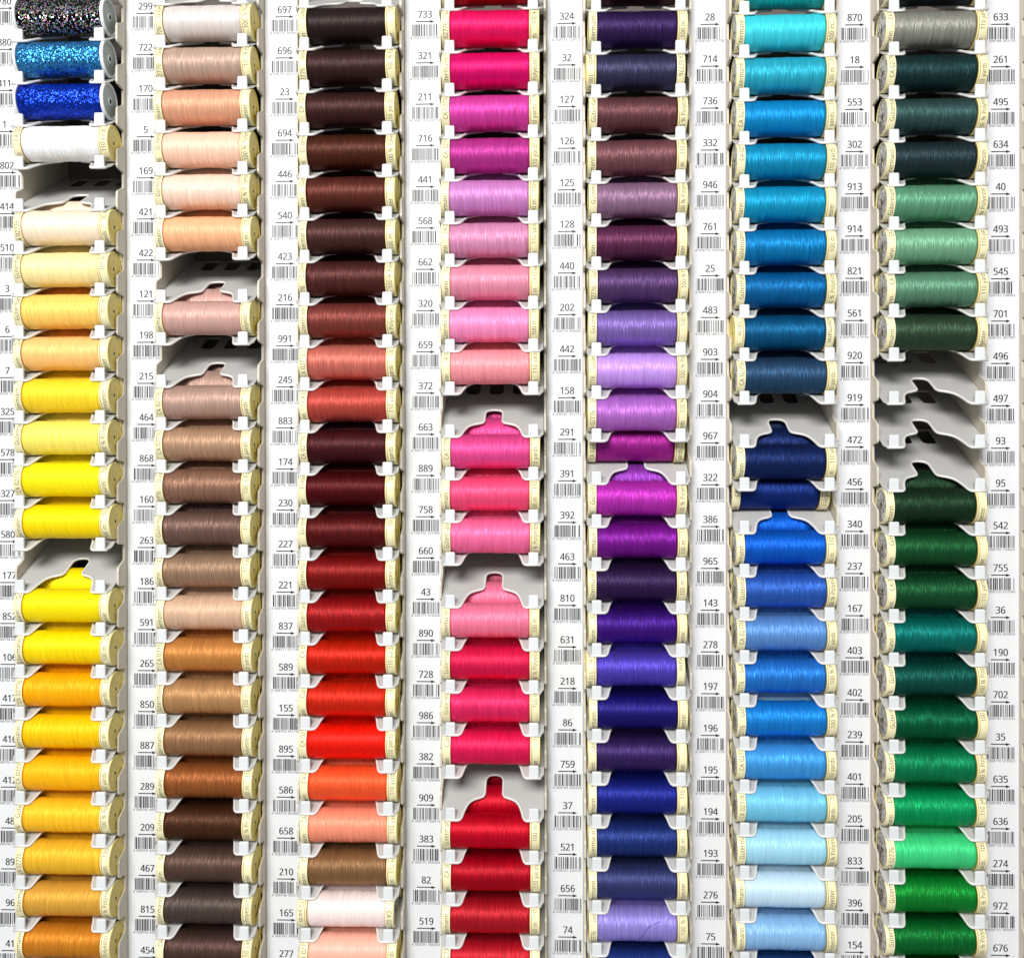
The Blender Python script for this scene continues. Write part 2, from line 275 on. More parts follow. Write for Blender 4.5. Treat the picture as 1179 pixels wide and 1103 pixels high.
 'G': (0.583,[326,302,524,302,524,22,478,8,431,-1,380,-6,323,-8,241,1,173,28,120,71,81,130,57,202,49,286,58,370,84,442,127,500,186,544,259,571,346,581,392,578,437,572,478,561,516,547,489,484,457,497,421,508,382,515,342,517,278,510,225,489,181,455,150,409,131,353,124,286,130,222,146,166,175,119,216,84,270,62,340,55,375,56,404,59,429,63,452,68,452,238,326,238],[17,19,18,17,20,19,17,21,20,16,21,17,16,22,21,16,26,22,26,25,22,25,24,22,24,23,22,15,27,16,27,26,16,15,28,27,15,29,28,14,29,15,14,30,29,14,31,30,13,31,14,13,32,31,12,32,13,12,33,32,45,1,0,45,44,1,44,2,1,11,33,12,11,34,33,43,2,44,11,35,34,10,35,11,10,36,35,9,36,10,9,37,36,9,38,37,8,38,9,42,2,43,41,2,42,8,39,38,40,2,41,39,2,40,8,2,39,7,2,8,7,3,2,7,4,3,6,4,7,6,5,4]),
 'C': (0.506,[323,517,280,513,241,502,206,482,178,456,155,423,139,383,129,337,125,286,131,220,147,164,175,117,213,83,262,62,322,55,359,57,394,62,427,69,460,78,460,15,427,5,393,-2,356,-7,312,-8,232,1,166,28,115,72,78,131,56,203,49,287,53,349,67,406,89,456,120,499,159,534,206,559,261,575,324,581,367,578,409,572,448,561,482,547,453,486,425,497,394,508,360,515],[36,38,37,36,39,38,35,39,36,35,40,39,35,41,40,34,41,35,34,45,41,45,44,41,44,43,41,43,42,41,33,1,34,1,0,34,0,45,34,33,2,1,33,3,2,32,3,33,32,4,3,31,4,32,31,5,4,31,6,5,30,6,31,30,7,6,29,7,30,29,8,7,28,8,29,28,9,8,28,10,9,27,10,28,27,11,10,26,11,27,26,12,11,26,13,12,17,19,18,25,13,26,16,19,17,25,14,13,15,19,16,14,19,15,25,19,14,24,19,25,24,20,19,24,21,20,23,21,24,23,22,21]),
 'A': (0.512,[437,0,368,177,141,177,73,0,0,0,224,575,289,575,512,0,282,415,279,424,274,438,269,455,263,473,259,489,255,500,251,484,247,468,242,452,238,438,234,425,230,415,165,241,346,241],[4,6,5,4,14,6,14,7,6,4,15,14,13,7,14,12,7,13,4,16,15,11,7,12,4,17,16,10,7,11,4,18,17,4,19,18,9,7,10,4,20,19,8,7,9,4,21,20,22,7,8,4,2,21,2,22,21,2,1,22,1,7,22,4,3,2,0,7,1]),
 'S': (0.44,[403,153,396,106,378,66,348,35,307,11,257,-3,198,-8,167,-7,137,-5,109,-1,83,4,61,11,41,19,41,88,73,76,113,65,156,57,201,55,240,57,273,66,298,79,316,98,327,120,330,147,327,173,318,194,302,213,277,230,242,247,196,265,161,279,131,294,106,311,85,330,69,351,57,375,50,403,48,435,54,477,71,513,99,542,136,563,180,576,231,581,276,578,318,572,355,562,389,549,366,487,336,499,302,508,266,515,229,517,196,515,169,507,148,494,133,478,124,457,121,434,124,407,133,386,149,367,172,351,204,335,246,318,293,299,332,279,362,255,385,228,398,194],[42,44,43,42,45,44,41,45,42,41,46,45,40,46,41,40,47,46,40,51,47,51,50,47,50,49,47,49,48,47,39,52,40,52,51,40,39,53,52,39,54,53,38,54,39,38,55,54,38,56,55,38,57,56,37,57,38,37,58,57,36,58,37,36,59,58,36,60,59,35,60,36,35,61,60,34,61,35,34,62,61,34,63,62,33,63,34,33,64,63,32,64,33,32,65,64,31,65,32,31,66,65,30,66,31,29,66,30,29,67,66,28,67,29,28,68,67,27,68,28,26,68,27,26,69,68,25,69,26,25,0,69,24,0,25,23,0,24,23,1,0,22,1,23,21,1,22,21,2,1,20,2,21,12,14,13,19,2,20,12,15,14,19,3,2,18,3,19,12,16,15,17,3,18,12,17,16,12,3,17,12,4,3,11,4,12,11,5,4,10,5,11,9,5,10,8,5,9,8,6,5,7,6,8]),
 'P': (0.485,[229,573,326,562,393,528,431,475,444,404,441,370,433,336,417,306,395,278,364,255,324,238,275,227,216,223,150,223,150,0,78,0,78,573,223,511,150,511,150,285,208,285,258,288,298,296,330,311,352,334,365,363,370,401,361,449,334,484,289,504],[15,18,16,18,0,16,18,1,0,18,2,1,18,17,2,17,29,2,29,3,2,15,19,18,28,3,29,27,3,28,27,4,3,26,4,27,26,5,4,25,5,26,25,6,5,24,6,25,24,7,6,23,7,24,22,7,23,22,8,7,21,8,22,20,8,21,15,13,19,13,20,19,13,8,20,13,9,8,13,10,9,13,11,10,13,12,11,15,14,13]),
 'ü': (0.495,[286,546,289,564,297,576,309,583,323,585,337,583,350,576,358,564,361,546,358,529,350,516,337,509,323,506,309,509,297,516,289,529,427,430,427,0,370,0,359,57,356,57,340,36,321,20,298,8,273,-1,247,-6,220,-8,173,-4,134,8,103,29,81,59,68,99,63,148,63,430,135,430,135,153,141,108,158,76,188,57,230,51,273,55,306,69,330,91,345,121,354,160,357,206,357,430,136,546,138,564,147,576,159,583,173,585,187,583,200,576,208,564,211,546,208,529,200,516,187,509,173,506,159,509,147,516,138,529],[32,34,33,32,35,34,45,16,46,45,17,16,44,17,45,43,17,44,32,36,35,31,36,32,42,17,43,31,37,36,30,37,31,41,19,42,19,17,42,30,38,37,40,20,41,20,19,41,29,38,30,29,39,38,40,21,20,18,17,19,39,21,40,29,21,39,29,22,21,28,22,29,28,23,22,27,23,28,27,24,23,27,25,24,26,25,27,50,52,51,49,52,50,49,53,52,48,53,49,48,54,53,47,54,48,47,55,54,62,55,47,62,56,55,61,56,62,61,57,56,60,57,61,60,58,57,59,58,60,3,5,4,2,5,3,2,6,5,1,6,2,1,7,6,0,7,1,0,8,7,15,8,0,15,9,8,14,9,15,14,10,9,13,10,14,13,11,10,12,11,13]),
 't': (0.289,[212,50,228,50,245,53,260,55,272,59,272,5,258,0,240,-4,219,-7,200,-8,167,-5,138,4,112,20,91,44,78,79,74,125,74,375,13,375,13,409,75,437,103,528,144,528,144,430,269,430,269,375,144,375,144,127,149,93,163,69,185,54],[19,21,20,19,22,21,18,22,19,18,23,22,18,24,23,17,24,18,16,24,17,15,25,16,25,24,16,15,26,25,15,27,26,14,27,15,14,28,27,13,28,14,13,29,28,3,5,4,2,5,3,13,0,29,1,5,2,0,5,1,13,5,0,12,5,13,11,5,12,11,6,5,10,6,11,10,7,6,10,8,7,9,8,10]),
 'e': (0.452,[234,438,286,432,329,414,364,385,390,346,406,299,411,244,411,201,117,201,127,137,154,90,197,62,254,52,293,54,327,60,359,69,392,82,392,20,359,8,327,-1,292,-6,251,-8,194,-2,143,17,101,48,70,91,51,146,44,212,50,277,68,333,96,378,134,411,181,431,233,380,188,372,154,348,130,309,119,257,338,257,335,292,326,322,312,346,292,364,266,376],[32,1,0,32,2,1,31,2,32,31,3,2,30,3,31,30,33,3,33,43,3,43,4,3,30,34,33,29,34,30,42,4,43,29,35,34,41,4,42,29,36,35,41,5,4,40,5,41,28,36,29,39,5,40,28,37,36,39,6,5,38,6,39,27,37,28,27,38,37,27,6,38,27,7,6,26,8,27,8,7,27,26,9,8,25,9,26,25,10,9,24,10,25,24,11,10,15,17,16,14,17,15,24,12,11,13,17,14,12,17,13,24,17,12,23,17,24,23,18,17,22,18,23,22,19,18,22,20,19,21,20,22]),
 'r': (0.331,[269,438,281,438,295,437,308,435,319,433,310,368,299,370,287,372,275,373,264,374,240,371,217,363,195,351,176,334,161,313,149,289,141,261,139,229,139,0,68,0,68,430,126,430,134,351,137,351,152,374,170,395,191,413,214,426,240,435],[28,1,0,28,2,1,28,3,2,28,4,3,27,4,28,27,5,4,19,21,20,19,22,21,26,5,27,25,6,26,6,5,26,24,9,25,9,8,25,8,7,25,7,6,25,23,10,24,10,9,24,23,11,10,23,12,11,19,23,22,19,15,23,15,14,23,14,13,23,13,12,23,19,16,15,19,17,16,19,18,17]),
 'm': (0.749,[540,438,603,429,649,401,676,352,685,280,685,0,615,0,615,277,610,321,594,353,567,372,528,379,474,369,438,342,418,298,411,237,411,0,342,0,342,277,339,308,332,333,320,353,303,367,281,376,253,379,215,374,185,360,164,338,150,308,141,269,139,223,139,0,68,0,68,430,125,430,136,371,140,371,155,392,173,409,194,422,217,431,241,436,266,438,312,433,349,420,378,398,398,366,402,366,427,398,461,420,499,433],[41,43,42,50,1,0,40,43,41,40,44,43,49,1,50,39,44,40,32,34,33,32,35,34,49,2,1,38,44,39,38,45,44,48,2,49,37,45,38,48,10,2,10,3,2,37,46,45,47,11,48,11,10,48,36,24,37,24,46,37,36,25,24,23,46,24,47,12,11,22,46,23,36,26,25,9,3,10,32,36,35,32,28,36,28,27,36,27,26,36,47,13,12,21,46,22,21,47,46,21,13,47,20,13,21,8,3,9,8,4,3,20,14,13,19,14,20,7,4,8,32,29,28,18,14,19,18,15,14,7,5,4,17,15,18,6,5,7,32,30,29,17,16,15,32,31,30]),
 'a': (0.45,[231,437,299,428,347,403,376,358,385,293,385,0,334,0,320,61,317,61,298,40,279,22,258,9,234,-1,206,-6,172,-8,136,-5,103,6,75,23,55,48,41,80,37,119,50,176,87,219,152,245,243,257,316,259,316,285,310,330,293,359,265,375,227,380,194,378,163,370,133,359,106,347,84,400,115,414,151,426,190,434,252,208,184,200,141,182,118,155,110,119,115,87,132,66,157,53,188,49,238,56,279,79,306,117,315,172,315,210],[38,1,0,37,1,38,37,2,1,36,2,37,35,2,36,35,29,2,29,3,2,34,33,35,33,32,35,32,31,35,31,30,35,30,29,35,28,3,29,27,3,28,27,4,3,26,4,27,26,5,4,25,5,26,24,52,25,52,5,25,23,52,24,22,52,23,21,40,22,40,39,22,39,52,22,51,5,52,21,41,40,21,42,41,20,42,21,50,5,51,20,43,42,19,43,20,19,44,43,49,7,50,7,5,50,19,45,44,18,45,19,48,8,49,8,7,49,18,46,45,48,9,8,6,5,7,47,9,48,18,47,46,18,9,47,17,9,18,17,10,9,16,10,17,16,11,10,16,12,11,15,12,16,15,13,12,14,13,15]),
 'n': (0.495,[275,438,343,429,391,401,421,352,431,280,431,0,361,0,361,275,355,321,338,353,308,372,265,379,204,368,166,338,146,289,139,223,139,0,68,0,68,430,125,430,136,371,140,371,156,392,175,409,198,422,222,431,248,436],[26,1,0,25,1,26,24,1,25,17,19,18,17,20,19,24,2,1,23,2,24,22,2,23,22,11,2,11,10,2,10,3,2,21,11,22,21,12,11,9,3,10,17,21,20,17,14,21,14,13,21,13,12,21,8,3,9,8,4,3,7,4,8,17,15,14,7,5,4,6,5,7,17,16,15]),
 'y': (0.409,[1,430,76,430,169,185,177,164,184,144,191,124,196,105,201,86,205,68,209,68,215,91,224,121,234,153,245,186,333,430,409,430,224,-59,207,-97,188,-130,165,-156,138,-176,106,-188,67,-192,49,-192,34,-190,20,-188,9,-186,9,-130,19,-132,30,-133,43,-134,56,-135,79,-132,99,-126,116,-114,130,-99,142,-80,152,-59,174,-2],[38,1,0,38,2,1,13,15,14,13,16,15,12,16,13,38,3,2,38,4,3,11,16,12,38,5,4,38,6,5,10,16,11,38,7,6,9,16,10,38,8,7,38,9,8,38,16,9,37,16,38,36,16,37,36,17,16,35,17,36,35,18,17,34,18,35,33,18,34,32,18,33,32,19,18,26,28,27,26,29,28,31,19,32,26,30,29,26,31,30,26,19,31,26,20,19,26,21,20,25,21,26,24,21,25,24,22,21,23,22,24]),
 'w': (0.63,[346,243,341,260,336,276,331,292,328,308,324,322,321,335,318,347,316,357,313,357,311,347,308,335,305,322,302,307,298,292,294,275,289,259,284,242,207,1,127,1,9,431,82,431,141,201,147,178,153,154,158,131,163,109,167,90,169,73,172,73,175,84,178,97,181,112,185,128,189,144,193,160,197,175,201,188,277,431,354,431,428,188,434,169,440,149,446,129,451,109,455,90,457,74,460,74,463,89,466,108,471,129,477,153,483,177,489,201,549,431,621,431,502,1,419,1],[19,21,20,19,22,21,37,39,38,37,9,39,9,8,39,8,40,39,53,55,54,53,56,55,37,10,9,7,40,8,37,11,10,6,40,7,37,12,11,5,40,6,4,40,5,37,13,12,3,40,4,37,14,13,2,40,3,37,15,14,1,40,2,37,16,15,0,40,1,37,17,16,57,40,0,37,18,17,19,23,22,52,56,53,36,18,37,57,41,40,19,24,23,51,56,52,35,18,36,57,42,41,34,18,35,19,25,24,50,56,51,57,43,42,33,18,34,19,26,25,49,56,50,57,44,43,32,18,33,31,18,32,19,27,26,57,45,44,48,56,49,30,18,31,57,46,45,19,28,27,47,56,48,29,18,30,57,47,46,57,56,47,19,29,28,19,18,29]),
 'l': (0.207,[139,0,68,0,68,609,139,609],[1,3,2,1,0,3]),
 'o': (0.485,[442,216,438,165,428,121,411,82,388,51,359,25,324,7,285,-4,241,-8,200,-4,163,7,129,25,100,51,77,82,59,121,48,165,44,216,50,282,68,336,97,380,137,412,186,431,244,438,299,431,347,412,387,380,417,336,436,282,117,216,120,169,130,128,147,95,172,71,203,56,243,51,282,56,314,71,339,95,356,128,366,169,369,216,365,263,355,303,338,335,314,359,282,374,242,379,185,368,147,335,124,284],[21,23,22,20,23,21,20,24,23,19,24,20,19,25,24,18,47,19,47,46,19,46,25,19,46,45,25,45,26,25,44,26,45,18,48,47,43,26,44,17,48,18,43,27,26,17,49,48,42,27,43,41,27,42,17,28,49,16,28,17,41,0,27,40,0,41,15,28,16,15,29,28,39,0,40,39,1,0,15,30,29,38,1,39,14,30,15,38,2,1,14,31,30,37,2,38,13,31,14,37,3,2,13,32,31,36,3,37,12,32,13,36,4,3,12,33,32,35,4,36,12,34,33,34,4,35,11,34,12,11,4,34,11,5,4,10,5,11,10,6,5,9,6,10,9,7,6,8,7,9]),
 'd': (0.493,[221,-8,148,6,92,48,56,117,44,214,56,311,93,381,149,424,221,438,253,436,280,429,303,420,323,407,340,391,354,374,359,374,358,387,356,405,355,424,354,438,354,609,425,609,425,0,368,0,358,58,354,58,340,40,323,24,303,11,279,1,252,-6,232,51,290,60,328,88,348,135,355,200,355,213,349,284,329,336,291,369,231,379,181,368,146,334,124,281,117,213,124,144,146,93,181,61],[19,21,20,19,22,21,7,9,8,18,22,19,7,10,9,7,11,10,6,11,7,17,22,18,6,12,11,6,13,12,16,22,17,6,40,13,40,14,13,15,22,16,5,41,6,41,40,6,39,14,40,39,15,14,39,38,15,38,37,15,37,22,15,5,42,41,5,43,42,4,43,5,36,22,37,4,44,43,3,44,4,35,22,36,3,45,44,34,22,35,3,46,45,33,22,34,2,46,3,2,47,46,32,24,33,24,22,33,2,31,47,31,25,32,25,24,32,31,26,25,23,22,24,2,26,31,1,26,2,1,27,26,1,28,27,1,29,28,0,29,1,0,30,29]),
 's': (0.384,[348,119,343,80,327,49,302,24,268,6,226,-4,176,-8,135,-6,99,-1,68,8,42,19,42,83,70,71,104,60,141,52,178,49,224,53,256,66,274,86,280,112,278,128,271,141,259,154,239,167,212,180,174,196,135,212,103,228,76,245,57,266,45,292,41,324,52,372,85,408,137,430,202,438,240,436,275,430,308,421,339,409,315,353,287,363,258,372,228,378,197,380,159,377,131,366,114,350,108,328,111,312,119,298,133,286,154,274,182,261,219,246,257,231,289,215,314,197,333,176,344,150],[34,36,35,34,37,36,33,37,34,33,38,37,33,39,38,33,42,39,42,41,39,41,40,39,32,44,33,44,43,33,43,42,33,32,45,44,32,46,45,31,46,32,31,47,46,31,48,47,31,49,48,30,49,31,30,50,49,30,51,50,29,51,30,29,52,51,29,53,52,28,53,29,28,54,53,28,55,54,27,55,28,27,56,55,26,56,27,26,57,56,25,57,26,25,58,57,24,58,25,23,58,24,23,59,58,22,59,23,21,59,22,21,0,59,20,0,21,19,0,20,19,1,0,18,1,19,17,1,18,10,12,11,17,2,1,10,13,12,16,2,17,10,14,13,15,2,16,10,15,14,10,2,15,10,3,2,10,4,3,9,4,10,8,4,9,8,5,4,7,5,8,7,6,5]),
 '%': (0.666,[156,581,209,569,246,534,269,477,277,402,269,326,247,269,210,233,156,221,106,233,69,269,47,326,39,402,46,477,67,534,104,569,156,531,130,523,112,498,101,458,98,402,101,345,112,305,130,280,156,272,184,280,203,304,214,345,218,402,214,458,203,498,184,523,523,573,205,0,144,0,461,573,507,351,558,340,596,304,619,248,627,172,620,97,598,40,560,4,507,-8,457,4,420,40,397,97,390,172,397,248,418,304,454,340,507,301,480,293,462,269,452,229,448,172,452,116,462,75,480,51,507,43,534,51,553,75,565,115,569,172,565,229,553,269,534,293],[15,1,0,34,32,35,34,33,32,14,1,15,14,2,1,13,17,14,17,16,14,16,2,14,16,31,2,31,3,2,13,18,17,30,3,31,13,19,18,29,3,30,29,4,3,12,19,13,12,20,19,28,4,29,11,20,12,11,21,20,27,4,28,27,5,4,51,37,36,11,22,21,26,5,27,50,37,51,50,38,37,10,22,11,26,6,5,10,23,22,25,6,26,49,53,50,53,52,50,52,38,50,52,67,38,67,39,38,49,54,53,66,39,67,10,24,23,24,6,25,10,6,24,9,6,10,9,7,6,49,55,54,65,39,66,48,55,49,65,40,39,8,7,9,48,56,55,64,40,65,47,56,48,47,57,56,63,40,64,63,41,40,47,58,57,62,41,63,62,42,41,46,58,47,46,59,58,61,42,62,46,60,59,60,42,61,46,42,60,45,42,46,45,43,42,44,43,45]),
 '-': (0.258,[32,184,32,246,226,246,226,184],[0,2,1,0,3,2]),
 'h': (0.495,[139,431,138,415,138,399,136,384,135,370,140,370,155,391,174,407,196,420,221,429,247,435,273,437,321,433,360,421,391,400,413,370,426,330,431,280,431,0,361,0,361,275,355,321,338,353,308,372,265,379,222,374,189,360,166,338,150,308,142,269,139,222,139,0,68,0,68,609,139,609],[32,34,33,32,0,34,10,12,11,9,12,10,9,13,12,32,1,0,8,13,9,8,14,13,7,14,8,32,2,1,6,14,7,6,15,14,32,3,2,5,24,6,24,15,6,32,4,3,5,25,24,23,15,24,5,26,25,22,15,23,32,5,4,32,28,5,28,27,5,27,26,5,22,16,15,21,16,22,21,17,16,20,17,21,32,29,28,20,18,17,19,18,20,32,30,29,32,31,30]),
}
_tc = {}
def text_geo(t):
    """(verts, faces) of a centred line of writing, em size 1."""
    if t in _tc: return _tc[t]
    V, F, x = [], [], 0.0
    for ch in t:
        if ch == ' ': x += 0.28; continue
        adv, xy, tr = GLYPHS[ch]; b = len(V)
        V += [(x + xy[i] / 1000, xy[i + 1] / 1000) for i in range(0, len(xy), 2)]
        F += [(tr[i] + b, tr[i + 1] + b, tr[i + 2] + b) for i in range(0, len(tr), 3)]
        x += adv
    _tc[t] = ([(a - x / 2, c_) for a, c_ in V], F); return _tc[t]
CAPH = max(text_geo('8')[0], key=lambda v: v[1])[1]

# ------------------------------------------------------------------ rack layout (in units; measured once from the picture)
Q = 163.42; X0 = -553.95; TABY = -38.3; LABX = -78.67
ZT = [490.92, 481.57, 476.06, 470.1, 466.13, 460.04, 460.55, 458.5]
ZL = [554.63, 545.89, 539.08, 530.84, 525.98, 522.09, 518.76, 516.64]
PITCH = [47.99, 47.84, 47.62, 47.58, 47.71, 47.78, 47.95, 47.9]
KMIN, KMAX = -1, 22
ORD = ['first', 'second', 'third', 'fourth', 'fifth', 'sixth', 'seventh', 'eighth']

# ---- tray
def hgt(d): return 0.55 * d
LIPZ = 2.0            # the tray's front edge above the underside of its rim
half = [(54.5, 0), (38.6, 0), (37.2, 0.5), (35.8, 1.8), (34.6, 4.3), (33.6, 8), (32.4, 12.5), (31, 16.5), (29, 21), (26, 24.8), (21.5, 27.6), (16.5, 29.4), (12.5, 31),
        (10.8, 34), (10.6, 45), (10.6, 52), (9.9, 56), (7.2, 59.3), (3.6, 60.7), (0, 61)]
front = [(-x, d) for x, d in half] + [(x, d) for x, d in reversed(half[:-1])]
def tray_mesh():
    outer = front + [(57.6, 5), (57.6, 134), (-57.6, 134), (-57.6, 5)]
    loops = [outer]
    for cx in (-28.5, 0, 28.5):
        hole = [(cx - 8.5, 130), (cx - 8.5, 105), (cx - 7.5, 101), (cx - 4, 99), (cx + 4, 99), (cx + 7.5, 101), (cx + 8.5, 105), (cx + 8.5, 130)]
        loops.append(hole)
    flat = [p for l in loops for p in l]
    tris = tessellate_polygon([[Vector((x, d, 0)) for x, d in l] for l in loops])
    bm = bmesh.new()
    vv = [bm.verts.new((x, d, 0)) for x, d in flat]
    for t in tris:
        try: bm.faces.new([vv[i] for i in t])
        except ValueError: pass
    for dd in (10, 20, 26, 30, 34, 38, 50):
        bmesh.ops.bisect_plane(bm, geom=bm.verts[:] + bm.edges[:] + bm.faces[:], plane_co=(0, dd, 0), plane_no=(0, 1, 0))
    T = 1.1
    top = {v: v.co.copy() for v in bm.verts}
    bmesh.ops.recalc_face_normals(bm, faces=bm.faces)
    r = bmesh.ops.extrude_face_region(bm, geom=bm.faces[:])
    for e in r['geom']:
        if isinstance(e, bmesh.types.BMVert): e.co.z -= T
    for v in bm.verts:
        x, d, z = v.co
        v.co = Vector((x, TABY + d, LIPZ + hgt(d) + z))
    # rolled rim along the cut-out front edge
    pts = [(x, TABY + d - 0.2, LIPZ + hgt(d) - 0.7) for x, d in front]
    tube(bm, pts, 1.55, 8)
    me = bm_mesh('tray', bm, [M_TRAY, M_RIM_LIT])
    for p in me.polygons:
        if p.index >= len(me.polygons) - (len(front) - 1) * 8 - 2:
            p.use_smooth = True; p.material_index = 1
    return me
ME_TRAY = tray_mesh()
def tab_mesh(sgn):
    bm = bmesh.new()
    x0, x1 = (40.7, 51.9) if sgn > 0 else (-52.4, -41.4)
    add_box(bm, x0, x1, TABY - 1.0, TABY + 3.2, LIPZ - 2.0, LIPZ + 13.6, 1.6, 3)
    # sloping gusset that ties the stop to the tray on its outer side
    for v in bm.verts:
        if v.co.z > LIPZ + 10: v.co.x += -sgn * 0.0
        if v.co.z < LIPZ + 2: v.co.x += (v.co.x - (x0 + x1) / 2) * 0.05
    return bm_mesh('stop_tab', bm, [M_TAB])
ME_TAB = {s: tab_mesh(s) for s in (-1, 1)}

def wall_mesh(x0, x1, p, zt):
    """Side wall of a column: scalloped front edge, one bump beside every tray. z relative to the column's first tray."""
    prof = []
    for k in range(KMAX + 1, KMIN - 2, -1):
        zb = -k * p
        prof += [(-5, zb + 5.5), (-20, zb + 7), (-22, zb + 9), (-22, zb + 24), (-20.5, zb + 28), (-9, zb + 33.5), (-5, zb + 36)]
    bm = bmesh.new()
    A = [bm.verts.new((x0, y, z)) for y, z in prof]; B = [bm.verts.new((x1, y, z)) for y, z in prof]
    A2 = [bm.verts.new((x0, 112, z)) for y, z in prof]; B2 = [bm.verts.new((x1, 112, z)) for y, z in prof]
    for i in range(len(prof) - 1):
        bm.faces.new((A[i], A[i + 1], B[i + 1], B[i])); bm.faces.new((A[i], A2[i], A2[i + 1], A[i + 1])); bm.faces.new((B[i], B[i + 1], B2[i + 1], B2[i]))
        bm.faces.new((A2[i], B2[i], B2[i + 1], A2[i + 1]))
    bm.faces.new((A[0], B[0], B2[0], A2[0])); bm.faces.new((A[-1], A2[-1], B2[-1], B[-1]))
    me = bm_mesh('side_wall', bm, [M_WALL]); return me

def strip_mesh(cx, hw, y0, z0, z1, mat, rnd=3.0, depth=6.0, name='upright'):
    pr = [(-hw, depth), (-hw, y0 + rnd * 0.9), (-hw + rnd * 0.3, y0 + rnd * 0.35), (-hw + rnd, y0), (hw - rnd, y0), (hw - rnd * 0.3, y0 + rnd * 0.35), (hw, y0 + rnd * 0.9), (hw, depth)]
    V = [(cx + x, y, z0) for x, y in pr] + [(cx + x, y, z1) for x, y in pr]; n = len(pr)
    F = [(i, (i + 1) % n, n + (i + 1) % n, n + i) for i in range(n)] + [tuple(range(n - 1, -1, -1)), tuple(range(n, 2 * n))]
    me = mesh_from(name, V, F, [mat])
    return me

def paper_mesh(cx, z0, z1):
    """printed paper insert: flat in the middle, rolling back towards both long edges"""
    pr = [(-20.3, 3.6), (-20.0, 2.6), (-19.3, 1.5), (-18.2, 0.6), (-17.0, 0.12), (-16.0, 0.0), (18.0, 0.0), (18.6, 0.12), (19.4, 0.7), (20.0, 1.8), (20.3, 3.6)]
    V = [(cx + x, y, z) for z in (z0, z1) for x, y in pr]; n = len(pr)
    F = [(i, i + 1, n + i + 1, n + i) for i in range(n - 1)]
    return mesh_from('paper_strip', V, F, [M_PAPER], smooth=True)

LABELS = {
 1: ['780','880','411','1','802','414','510','3','6','7','325','578','327','580','177','852','106','417','416','412','48','89','96','41'],
 2: ['299','722','170','5','169','421','422','121','198','215','464','868','160','263','186','591','265','850','887','289','209','467','815','454'],
 3: ['697','696','23','694','446','540','423','216','991','245','883','174','230','227','221','837','589','155','895','586','658','210','165','277'],
 4: ['733','321','211','716','441','568','662','320','659','372','663','889','758','660','43','890','728','986','382','909','383','82','519'],
 5: ['324','32','127','126','125','128','440','202','442','158','291','391','392','463','810','631','218','86','759','37','521','656','74'],
 6: ['28','714','736','332','946','761','25','483','903','904','967','322','386','965','143','278','197','196','195','194','193','276','75'],
 7: ['870','18','553','302','913','914','821','561','920','919','472','456','340','237','167','403','402','239','401','205','833','396','154'],
 8: ['633','261','495','634','40','493','545','701','496','497','93','95','542','755','36','190','702','35','635','636','274','972','676'],
}
def number_label_mesh(s, rng):
    V, F, fm = [], [], []
    def put(vs_, fs, y, mi):
        b = len(V); V.extend((x, y, z) for x, z in vs_); F.extend(tuple(i + b for i in f) for f in fs); fm.extend([mi] * len(fs))
    tv, tf = text_geo(s); k = 8.1 / CAPH
    for q, ox in enumerate((-0.2, 0.2)):      # heavy strokes
        put([(x * k * 0.885 + ox, z * k - 4.0) for x, z in tv], tf, -0.25 - 0.03 * q, 0)
    # arrow
    put([(-10.8, -8.9), (7, -8.9), (7, -7.75), (-10.8, -7.75)], [(0, 1, 2, 3)], -0.25, 0)
    put([(6, -10.2), (11.0, -8.45), (6, -6.7)], [(0, 1, 2)], -0.25, 0)
    # barcode
    x = -15.0; x1 = 15.5
    gap_at = rng.choice([-1, -1, 8.0, 10.5])
    while x < x1:
        wd = rng.choice([0.5, 0.7, 0.7, 1.1, 1.6]); sp = rng.choice([0.45, 0.6, 0.6, 1.0, 1.4])
        if gap_at > 0 and abs(x - gap_at) < 0.8: sp += 2.0
        put([(x, -25.2), (min(x + wd, x1), -25.2), (min(x + wd, x1), -11.6), (x, -11.6)], [(0, 1, 2, 3)], -0.25, 1)
        x += wd + sp
    # two guard bars and the small figures below
    tv, tf = text_geo('4 0087' + str(rng.randint(10, 99)) + ' ' + str(rng.randint(100000, 999999)))
    wx = max(v[0] for v in tv) - min(v[0] for v in tv)
    put([(x * 33 / wx - 0.5, z * 2.6 / CAPH - 28.4) for x, z in tv], tf, -0.25, 1)
    # to facing -Y
    F = [tuple(f) for f in F]
    me = mesh_from('number_label', V, F, [M_INK, M_BAR], fm)
    return me

# ------------------------------------------------------------------ shop wall behind everything
bm = bmesh.new(); add_box(bm, -1100, 1100, 125, 135, -900, 900)
tag(link('shop_wall', bm_mesh('shop_wall', bm, [M_SHOP])), kind='structure')

